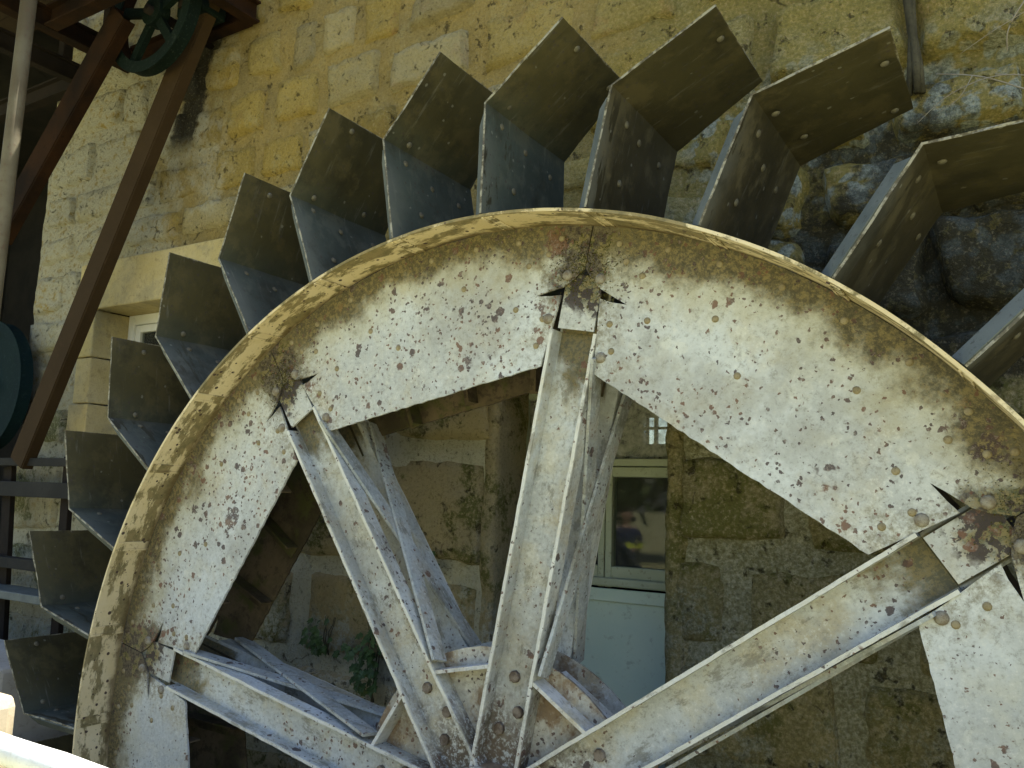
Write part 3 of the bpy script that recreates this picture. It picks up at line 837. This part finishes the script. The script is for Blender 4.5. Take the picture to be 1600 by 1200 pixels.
lp.add(L0 + L1, [(0, 1, 2, 3), (7, 6, 5, 4), (0, 4, 5, 1), (1, 5, 6, 2), (2, 6, 7, 3), (3, 7, 4, 0)])
lip_me = lp.mesh('edge_angle')
cl = MB(); cl.box(1.30, 1.77, YB - .062, YB - .002, -.003, .003); cl.box(1.30, 1.77, YB - .008, YB - .002, .0035, .05); cl_me = cl.mesh('cleat')
cf = MB(); cf.box(1.325, 1.77, .0105, .066, -.003, .003); cf.box(1.325, 1.77, .0105, .016, .0035, .05); cf_me = cf.mesh('cleat')
sp_ = MB(); sp_.box(R - .0135, R - .0096, -FL + .004, -.004, -.034, -.027); sp_.box(R - .0135, R - .0096, -FL + .004, -.004, -.004, .004); sp_.box(R - .0115, R - .0096, -FL + .006, -.006, -.026, -.005); sp_me = sp_.mesh('rim_strap')
ox, oz = tx - XB, tz; ol = math.hypot(ox, oz)
onx, onz = oz / ol, -ox / ol     # outward normal of the under side of the outer leaf
PR = []
for (t, y) in ((.90, -.02), (.87, .255), (.10, -.045), (.17, .20)):
    PR.append((XB + ox * t + onx * .004, y, oz * t + onz * .004, 1))
for (x, y) in ((XB - .05, -.03), (XB - .09, .10), (XB - .10, .27), (1.93, .02)):
    PR.append((x, y, -.004, 0))
rot_out = Matrix.Rotation(0, 4, 'X')
for k in range(-14, 18):
    ang = PH + 11.25 * k
    rr = random.Random(k + 50)
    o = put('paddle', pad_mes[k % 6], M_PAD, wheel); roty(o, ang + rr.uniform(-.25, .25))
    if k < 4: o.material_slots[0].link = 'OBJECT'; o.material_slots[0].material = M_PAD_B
    q = put('edge_angle', lip_me, M_GALV, o)
    near_arm = abs((ang - AH + 22.5) % 45 - 22.5) < 3
    for me in ((cl_me,) if near_arm else (cl_me, cf_me)):
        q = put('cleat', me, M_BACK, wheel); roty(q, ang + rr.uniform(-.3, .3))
    q = put('rim_strap', sp_me, M_FLANGE, wheel); roty(q, ang)
    if -4 <= k <= 14:
        for (x, y, z, leaf) in PR:
            q = put('rivet', rivd_me, M_RIVET_D, o)
            nrm = Vector((onx, 0, onz)) if leaf else Vector((0, 0, -1))
            q.rotation_euler = Vector((0, -1, 0)).rotation_difference(nrm).to_euler()
            q.location = (x + rr.uniform(-.02, .02), y + rr.uniform(-.02, .02), z)
# bearing pier carrying the axle in front of the wheel
m = MB(); m.box(-.26, .26, -.66, -.30, -2.75, -.20); pr = m.obj('bearing_pier', M_CONC, None, bevel=.02)
tag(pr, 'pale stone pier carrying the front axle bearing of the wheel', 'pier')
m = MB(); m.ring(.086, .14, -.60, -.36, 28); m.box(-.2, .2, -.60, -.36, -.198, -.13); bb = m.obj('bearing_block', M_DARK, pr)

# ------------------------------------------------------------------ overhead platform and machinery at the left
pf = thing('overhead_platform', 'rusty steel platform frame with dark deck above the wall at the upper left', 'platform')
dk = MB()
for i in range(22):
    y = -2.2 + .19 * i
    if y > .5: break
    b_ = MB(); b_.box(-6.5, -2.02, y, y + .182, 4.0 + .004 * (i % 3), 4.05); b_.obj('plank', M_DECK, pf)
def beam(a, b, wd, dp, mat=M_RUST, par=pf, name='beam', side=Vector((0, 0, 1))):
    mm = MB(); mm.bar(a, b, wd, dp, side); return mm.obj(name, mat, par, bevel=.003)
def ibeam(a, b, h, wd, mat, par, name='beam'):
    mm = MB(); a = Vector(a); b = Vector(b); z = Vector((0, 0, 1))
    mm.bar(a, b, .012, h - .024, z); mm.bar(a + z * (h / 2 - .006), b + z * (h / 2 - .006), wd, .012, z); mm.bar(a - z * (h / 2 - .006), b - z * (h / 2 - .006), wd, .012, z)
    return mm.obj(name, mat, par)
ibeam((-3.13, -2.2, 3.49), (-3.13, .66, 3.49), .12, .075, M_RUST, pf)
ibeam((-3.58, -2.2, 3.49), (-3.58, .66, 3.49), .12, .06, M_DARK, pf)
ibeam((-2.05, -2.2, 3.49), (-2.05, .66, 3.49), .12, .075, M_RUST, pf)
ibeam((-3.085, .14, 3.49), (-2.09, .14, 3.49), .12, .075, M_RUST, pf)
ibeam((-6.5, .645, 3.50), (-3.62, .645, 3.50), .12, .07, M_DARK, pf); ibeam((-3.09, .645, 3.50), (-2.09, .645, 3.50), .12, .07, M_RUST, pf)
ibeam((-6.5, -1.25, 3.49), (-3.62, -1.25, 3.49), .12, .07, M_RUST, pf); ibeam((-3.54, -.35, 3.49), (-3.17, -.35, 3.49), .1, .06, M_RUST, pf)
for x in (-3.13, -2.05, -3.58):
    beam((x, -1.1, 3.553), (x, -1.1, 3.998), .06, .06, M_DARK, pf, 'deck_post', Vector((1, 0, 0)))
    beam((x, .5, 3.553), (x, .5, 3.998), .06, .06, M_DARK, pf, 'deck_post', Vector((1, 0, 0)))
# diagonal struts
def channel_strut(name, a, b, wd, dp, mat, label):
    a = Vector(a); b = Vector(b); d = (b - a).normalized(); q = Vector((0, 1, 0)); p = d.cross(q)
    mm = MB(); mm.bar(a, b, wd, .010, q)
    for s in (-1, 1):
        mm.bar(a + p * s * (wd / 2 + .004) + q * dp / 2, b + p * s * (wd / 2 + .004) + q * dp / 2, .008, dp, q)
    o = mm.obj(name, mat); tag(o, label, 'strut'); return o
channel_strut('diagonal_strut', (-2.165, .45, 3.60), (-3.54, .45, 1.06), .135, .06, M_BROWN, 'long brown steel strut slanting across the wall left of the paddles')
channel_strut('diagonal_strut', (-2.62, .24, 3.44), (-3.62, .24, 2.36), .15, .06, M_RUST, 'short rusty orange strut rising behind the upright pipe at upper left')
m = MB(); m.tube([(-2.46, -.3, -.6), (-2.46, -.3, 1.2), (-2.452, -.3, 2.4), (-2.44, -.3, 3.96)], .034, 16); 
tag(m.obj('upright_pipe', M_PIPE, None, True), 'pale worn steel pipe standing upright at the upper left edge', 'pipe')
m = MB(); m.box(-2.62, -2.30, -.46, -.14, -2.75, -.6); tag(m.obj('pipe_footing', M_CONC, None, bevel=.02), 'low pale stone footing under the upright pipe', 'footing')
# green belt pulley
def pulley(name, cx, cy, cz, r, wd, mat, inner, label, spokes=5, sw=.05):
    t = thing(name, label, 'pulley', None, (cx, cy, cz))
    m = MB(); m.ring(r - .035, r, -wd / 2, wd / 2, 72); m.ring(r - .055, r + .008, -wd / 2 - .012, -wd / 2 - .002, 72); m.obj('rim', mat, t)
    m = MB(); m.ring(r - .050, r - .038, -wd / 2 + .004, wd / 2, 72); m.obj('rim_lining', inner, t)
    for i in range(spokes):
        a = 6.2832 * i / spokes + .35
        m = MB(); m.bar((.05 * math.cos(a), 0, .05 * math.sin(a)), ((r - .052) * math.cos(a), 0, (r - .052) * math.sin(a)), sw, .03, Vector((0, 1, 0))); m.obj('spoke', mat, t)
    m = MB(); m.ring(.028, .075, -wd * .55, wd * .55, 28); m.obj('hub', mat, t)
    m = MB(); m.tube([(0, -wd, 0), (0, YW - cy + .05, 0)], .026, 16); m.obj('shaft', M_DARK, t, True)
    return t
pulley('belt_pulley', -2.475, .36, 3.455, .335, .06, M_GREEN, M_RUST, 'green rimmed belt pulley hanging among the beams at the top left')
fl_ = pulley('flywheel', -4.17, .58, 1.54, .41, .07, M_TEAL, M_TEAL, 'dark teal flywheel at the left edge below the long strut', 0, .1)
m = MB(); m.ring(.07, .366, -.008, .008, 48); m.obj('web_plate', M_TEAL, fl_)
# gear guard boxes next to the pulley
m = MB(); m.box(-2.36, -2.16, .40, .56, 3.42, 3.66); g_ = m.obj('gear_case', M_GREEN, None, bevel=.008); tag(g_, 'small dark green gear case behind the pulley', 'gear case')
m = MB(); m.box(-2.33, -2.19, .385, .399, 3.46, 3.62); m.obj('cover', M_DARK, g_)
# dark rack
rk = thing('steel_rack', 'dark grey steel rack of level bars behind the lower left paddles', 'rack')
for (z, h, mt) in ((1.065, .045, M_GREYST), (.91, .085, M_GREYST), (.495, .06, M_GREYST)):
    beam((-5.4, .5, z), (-2.95, .5, z), .06, h, mt, rk, 'bar')
beam((-3.17, .545, 1.10), (-3.10, .545, -.6), .075, .03, M_DARK, rk, 'post', Vector((0, 1, 0)))
beam((-3.78, .545, 1.04), (-3.60, .545, -.6), .09, .03, M_DARK, rk, 'post', Vector((0, 1, 0)))
beam((-5.2, .545, 1.04), (-5.2, .545, -2.7), .09, .03, M_DARK, rk, 'post', Vector((0, 1, 0)))
m = MB(); m.box(-6, -2.9, .38, .56, .315, .36); m.obj('shelf', M_GALV, rk, bevel=.006)
# pale ledge at the lower left
m = MB(); m.box(-7, -2.55, -.05, .36, -2.75, .12); o = m.obj('stone_ledge', M_CONC, None, bevel=.02); tag(o, 'pale stone ledge below the rack at the far lower left', 'ledge')

# ------------------------------------------------------------------ railing in the sun
rl = thing('railing', 'white painted pipe railing in bright sun at the lower left corner', 'railing')
pts = [(x * .1, -1.12 + .003 * math.sin(x), .385 + .002 * math.sin(x * 1.7)) for x in range(-40, 15)]
m = MB(); m.tube(pts, .029, 18); m.obj('top_rail', M_RAIL, rl, True)
m = MB(); m.tube([(p[0], p[1], -.15) for p in pts], .02, 12); m.obj('lower_rail', M_RAIL, rl, True)
for x in (-3.6, -1.9, 1.2):
    m = MB(); m.tube([(x, -1.12, GZ + .06), (x, -1.12, .37)], .024, 12); m.obj('post', M_RAIL, rl, True)
m = MB(); m.box(-1.02, -.695, -1.085, -.985, GZ + .06, .45)
o = m.obj('stone_post', M_POST, None, bevel=.03); tag(o, 'tan stone post with sunlit top just beyond the white railing', 'post')

# ------------------------------------------------------------------ plants
def leaf(m, p, d, nrm, s):
    d = d.normalized(); sd = d.cross(nrm).normalized(); n2 = sd.cross(d)
    P = lambda a, b, c: p + d * a * s + sd * b * s + n2 * c * s
    vs = [P(0, 0, 0), P(.15, .42, .06), P(.42, .30, .08), P(.55, .46, .02), P(.70, .18, .05), P(1.0, 0, -.04), P(.70, -.18, .05), P(.55, -.46, .02), P(.42, -.30, .08), P(.15, -.42, .06), P(.42, 0, .0)]
    m.add(vs, [(10, i, i + 1) for i in range(0, 9)] + [(10, 9, 0)])
def ivy(label, cx, cz, rx, rz, n, seed, s0=.05):
    rr = random.Random(seed)
    t = thing('ivy', label, 'ivy', 'ivy growing on the mill wall', (cx, YW - .02, cz))
    st_ = MB()
    for k in range(4):
        a = rr.uniform(-.6, .6)
        st_.tube([(a * rx * i / 5 + rr.uniform(-.01, .01), -.01 - .012 * math.sin(i), -rz + 2 * rz * i / 5) for i in range(6)], [.004, .0035, .003, .0025, .002, .0015], 5)
    st_.obj('stem', M_ROOT, t)
    lf = MB()
    for i in range(n):
        a, b = rr.gauss(0, .45), rr.gauss(0, .45)
        p = Vector((a * rx, -rr.uniform(.01, .07) - .03 * (1 - min(1, a * a + b * b)), b * rz))
        leaf(lf, p, Vector((rr.uniform(-.8, .8), -.35, -rr.uniform(.2, 1))), Vector((rr.uniform(-.4, .4), -1, rr.uniform(-.1, .7))).normalized(), s0 * rr.uniform(.6, 1.25))
    o = lf.obj('leaves', M_LEAF, t); o['kind'] = 'stuff'
ivy('dark green ivy clump on the wall between two left spokes', -1.0, .24, .11, .16, 60, 3, .042)
ivy('small ivy sprig beside the larger ivy clump at lower left', -1.27, .32, .09, .08, 35, 4, .042)
ivy('single tuft of ivy leaves beside the crossed braces', -.735, .65, .05, .07, 14, 5, .04)
# dry vine at the top right
def vine(label, strands):
    t = thing('dry_vine', label, 'vine', None, (0, 0, 0))
    for pts_, r in strands: 
        m = MB(); P_ = [Vector(p) for p in pts_]; sm = []
        for i in range(len(P_) - 1):
            for k in range(6):
                u = k / 6; a = P_[max(i - 1, 0)]; b = P_[i]; c = P_[i + 1]; d = P_[min(i + 2, len(P_) - 1)]
                sm.append(.5 * ((2 * b) + (c - a) * u + (2 * a - 5 * b + 4 * c - d) * u * u + (3 * b - a - 3 * c + d) * u ** 3))
        sm.append(P_[-1]); m.tube(sm, [r * (1 - .6 * i / len(sm)) for i in range(len(sm))], 6); m.obj('strand', M_TWIG, t, True)
vine('thin pale dry vine strands on the wall at the upper right', [
    ([(1.75, .64, 2.05), (1.50, .63, 2.17), (1.33, .625, 2.27), (1.20, .64, 2.32)], .0035),
    ([(1.50, .62, 2.55), (1.44, .61, 2.47), (1.40, .615, 2.40), (1.395, .63, 2.34)], .0035),
    ([(1.55, .62, 2.20), (1.38, .615, 2.26), (1.24, .63, 2.24), (1.14, .645, 2.17)], .0022),
    ([(1.46, .61, 2.45), (1.36, .62, 2.41), (1.27, .64, 2.37)], .0016),
    ([(1.36, .62, 2.27), (1.48, .62, 2.24), (1.60, .63, 2.26)], .0018),
    ([(1.30, .62, 2.28), (1.26, .63, 2.22), (1.20, .64, 2.19)], .0016)])
m = MB()
for k in range(3):
    x = 1.118 + .014 * k
    m.tube([(x + .012 * math.sin(i * .9 + k), .67 - .012 * (k % 2), 2.28 + .1 * i) for i in range(9)], [.010, .013, .010, .012, .011, .013, .010, .012, .010], 8)
tag(m.obj('old_stem', M_ROOT, None, True), 'old grey brown climber stem set in the wall joint at upper right', 'stem')
# moss tufts on the wheel junctions
def moss(label, ang, r, n, spread, seed):
    rr = random.Random(seed); m = MB()
    for i in range(n):
        a = RAD(ang) + rr.gauss(0, spread) / r; q = r + rr.gauss(0, spread * .9)
        if q > 1.775: continue
        p = Vector((q * math.cos(a), .001, q * math.sin(a)))
        d = Vector((rr.uniform(-.6, .6), -1, rr.uniform(-.6, .5))).normalized(); h = rr.uniform(.003, .008); sd = d.orthogonal().normalized() * h * .35
        m.add([p + sd, p - sd, p + d * h], [(0, 1, 2)])
    o = m.obj('moss_tuft', M_MOSS); tag(o, label, 'moss'); struct(o, 'stuff')
moss('moss growing on the rim joint at the top spoke', AH + 45, 1.665, 1300, .060, 1)
moss('moss growing on the rim joint at the upper left spoke', AH + 90, 1.665, 1000, .055, 2)
moss('moss growing on the rim joint at the lower right spoke', AH, 1.67, 800, .06, 3)

# ------------------------------------------------------------------ trees across the yard, behind the viewer
M_TLEAF = mat_simple('tree_leaf', (.04, .075, .018), (.07, .11, .03), 3, .6, .3)
M_BARK = mat_simple('tree_bark', (.10, .08, .055), (.07, .055, .04), 8, .9)
def tree(label, x, y, h, rad, seed):
    rr = random.Random(seed)
    t = thing('tree', label, 'tree', 'trees across the yard', (x, y, GZ))
    tr = MB()
    tr.tube([(0, 0, -.2), (.05, .03, h * .25), (-.04, .05, h * .5), (.03, 0, h * .8)], [.28, .22, .16, .05], 10)
    cs = []
    for k in range(9):
        a = rr.uniform(0, 6.28); z = h * rr.uniform(.22, .85); q = rad * rr.uniform(.35, .75)
        e = (q * math.cos(a), q * math.sin(a), z + h * .08)
        tr.tube([(0, 0, z - h * .15), (e[0] * .5, e[1] * .5, z), e], [.10, .06, .02], 6); cs.append(Vector(e))
    cs.append(Vector((0, 0, h * .9)))
    tr.obj('trunk', M_BARK, t, True)
    lf = MB()
    for c in cs:
        cr = rad * rr.uniform(.38, .6)
        for i in range(330):
            d = Vector((rr.gauss(0, 1), rr.gauss(0, 1), rr.gauss(0, .8))).normalized() * cr * rr.uniform(.4, 1.05)
            p = c + d; n_ = Vector((rr.gauss(0, 1), rr.gauss(0, 1), rr.gauss(0, 1) + .6)).normalized()
            a = n_.orthogonal().normalized(); b = n_.cross(a); sz = rr.uniform(.10, .20)
            lf.add([p - a * sz, p + b * sz * .5, p + a * sz, p - b * sz * .5], [(0, 1, 2, 3)])
    lf.obj('crown', M_TLEAF, t)
for i, (x, y, h, q) in enumerate(((-12, -14, 4.6, 2.4), (-8.6, -15, 5.0, 2.6), (-5.0, -14.4, 4.7, 2.5), (-1.4, -15.2, 5.0, 2.6), (3, -15, 4.6, 2.5), (9, -16, 5.0, 2.6))):
    tree(('leftmost', 'second from left', 'third from left', 'third from right', 'second from right', 'rightmost')[i] + ' leafy tree in the row across the yard facing the mill', x, y, h, q, i)

# ------------------------------------------------------------------ the visitor mirrored in the door pane
def mat_person():
    k = NB('visitor_clothes', .85)
    x = k.sep(k.coords(False))
    skin, navy, lime, jeans, shoe = (.50, .32, .24), (.03, .04, .11), (.55, .62, .06), (.05, .06, .09), (.03, .025, .02)
    ax = k.math('ABSOLUTE', x[0])
    col = k.mix(k.step(x[2], .079, .081), shoe, jeans)
    col = k.mix(k.step(k.math('ADD', x[2], k.math('MULTIPLY', x[1], .35)), .499, .501), col, navy)
    col = k.mix(k.math('MULTIPLY', k.step(x[2], .619, .621), k.step(x[2], .701, .699)), col, lime)
    col = k.mix(k.step(x[2], .949, .951), col, skin)
    col = k.mix(k.math('MULTIPLY', k.step(x[1], -.209, -.211), k.step(x[2], .568, .570)), col, skin)
    return k.fin(col)
def person(label, loc, rz):
    J = [((0, 0, .50), .14), ((0, .02, .64), .135), ((0, .03, .80), .155), ((0, .02, .93), .10), ((0, .015, 1.00), .052), ((0, .005, 1.07), .075), ((0, 0, 1.15), .088), ((0, .008, 1.22), .07)]
    E = [(i, i + 1) for i in range(7)]
    def chain(root, pts):
        p = root
        for c, r in pts: J.append((c, r)); E.append((p, len(J) - 1)); p = len(J) - 1
        return p
    for s_ in (-1, 1):
        chain(0, [((s_ * .10, -.10, .50), .095), ((s_ * .12, -.42, .50), .065), ((s_ * .12, -.43, .30), .055), ((s_ * .12, -.41, .09), .042), ((s_ * .125, -.50, .04), .036), ((s_ * .13, -.58, .035), .028)])
        wr = chain(2, [((s_ * .17, .02, .91), .07), ((s_ * .225, .03, .78), .048), ((s_ * .25, .02, .65), .042), ((s_ * .17, -.20, .61), .028)])
        hp = chain(wr, [((s_ * .14, -.255, .605), .029)])
        for f in range(4):
            dx_ = -.032 + .021 * f; L = (.065, .08, .085, .075)[f]
            chain(hp, [((s_ * .135 + dx_, -.29, .60), .0095), ((s_ * .13 + dx_, -.29 - L * .5, .592), .0088), ((s_ * .125 + dx_, -.29 - L * .9, .578), .0075)])
        chain(wr, [((s_ * .105, -.235, .60), .0105), ((s_ * .085, -.265, .592), .0088)])
    me = bpy.data.meshes.new('person'); me.from_pydata([c for c, r in J], E, [])
    o = bpy.data.objects.new('person', me); C.objects.link(o); me.materials.append(mat_person())
    sk = o.modifiers.new('skin', 'SKIN'); sk.use_smooth_shade = True
    if not me.skin_vertices: bpy.context.view_layer.update()
    for i, (c, r) in enumerate(J): me.skin_vertices[0].data[i].radius = (r, r)
    me.skin_vertices[0].data[0].use_root = True
    sb = o.modifiers.new('subd', 'SUBSURF'); sb.levels = 1; sb.render_levels = 1
    o.location = loc; o.rotation_euler = (0, 0, rz); tag(o, label, 'person')
    h = MB()
    for i in range(9):
        for j in range(16):
            th, ph = (i / 8) * 2.0, 6.2832 * j / 16
            cut = 1.0 if math.sin(ph) > -.35 or th < 1.0 else .0
            rr_ = .100 + .006 * math.sin(5 * ph)
            t2 = th if cut else 1.0
            h.v.append((rr_ * .92 * math.sin(t2) * math.cos(ph), rr_ * 1.12 * math.sin(t2) * math.sin(ph) + .015, 1.185 + rr_ * 1.1 * math.cos(t2)))
    for i in range(8):
        for j in range(16): h.f.append((i * 16 + j, i * 16 + (j + 1) % 16, (i + 1) * 16 + (j + 1) % 16, (i + 1) * 16 + j))
    h.obj('hair', mat_simple('brown_hair', (.035, .02, .012), (.05, .03, .018), 30, .6), o, True)
    fc = MB()
    fc.add([(-.012, -.078, 1.125), (.012, -.078, 1.125), (0, -.108, 1.132), (0, -.082, 1.175)], [(0, 1, 2), (0, 2, 3), (1, 3, 2)])
    fc.obj('nose', mat_simple('skin', (.50, .32, .24), (.47, .29, .21), 20), o)
    for s_ in (-1, 1):
        e_ = dome(.011, .006, 8); e_.v = [(a + s_ * .032, b - .072, c + 1.162) for a, b, c in e_.v]; e_.obj('eye', M_DARK, o)
        e_ = MB(); e_.tube([(s_ * .083, .015, 1.125), (s_ * .096, .005, 1.15), (s_ * .088, .01, 1.18)], [.010, .014, .010], 6); e_.obj('ear', mat_simple('skin', (.50, .32, .24), (.47, .29, .21), 20), o)
    m_ = MB(); m_.box(-.022, .022, -.076, -.065, 1.095, 1.103); m_.obj('mouth', mat_simple('lips', (.35, .13, .11), (.3, .12, .1), 20), o)
    return o
person('seated person in navy jacket with lime band, mirrored in the door pane', (-4.35, -9.0, GZ), math.pi - .35)

ch_ = thing('garden_chair', 'dark metal chair under the seated person mirrored in the door pane', 'chair', None, (-4.35, -9.0, GZ)); ch_.rotation_euler = (0, 0, math.pi - .35)
m = MB(); m.box(-.22, .22, -.20, .22, .33, .358); m.obj('seat', M_DARK, ch_, bevel=.008)
m = MB()
for z in (.50, .62, .74): m.box(-.20, .20, .225, .24, z, z + .07)
m.obj('backrest', M_DARK, ch_)
for x in (-.2, .2):
    m = MB(); m.tube([(x, -.18, 0), (x, -.17, .33)], .013, 8); m.obj('leg', M_DARK, ch_)
    m = MB(); m.tube([(x, .25, 0), (x, .21, .40), (x, .255, .82)], .013, 8); m.obj('leg', M_DARK, ch_)
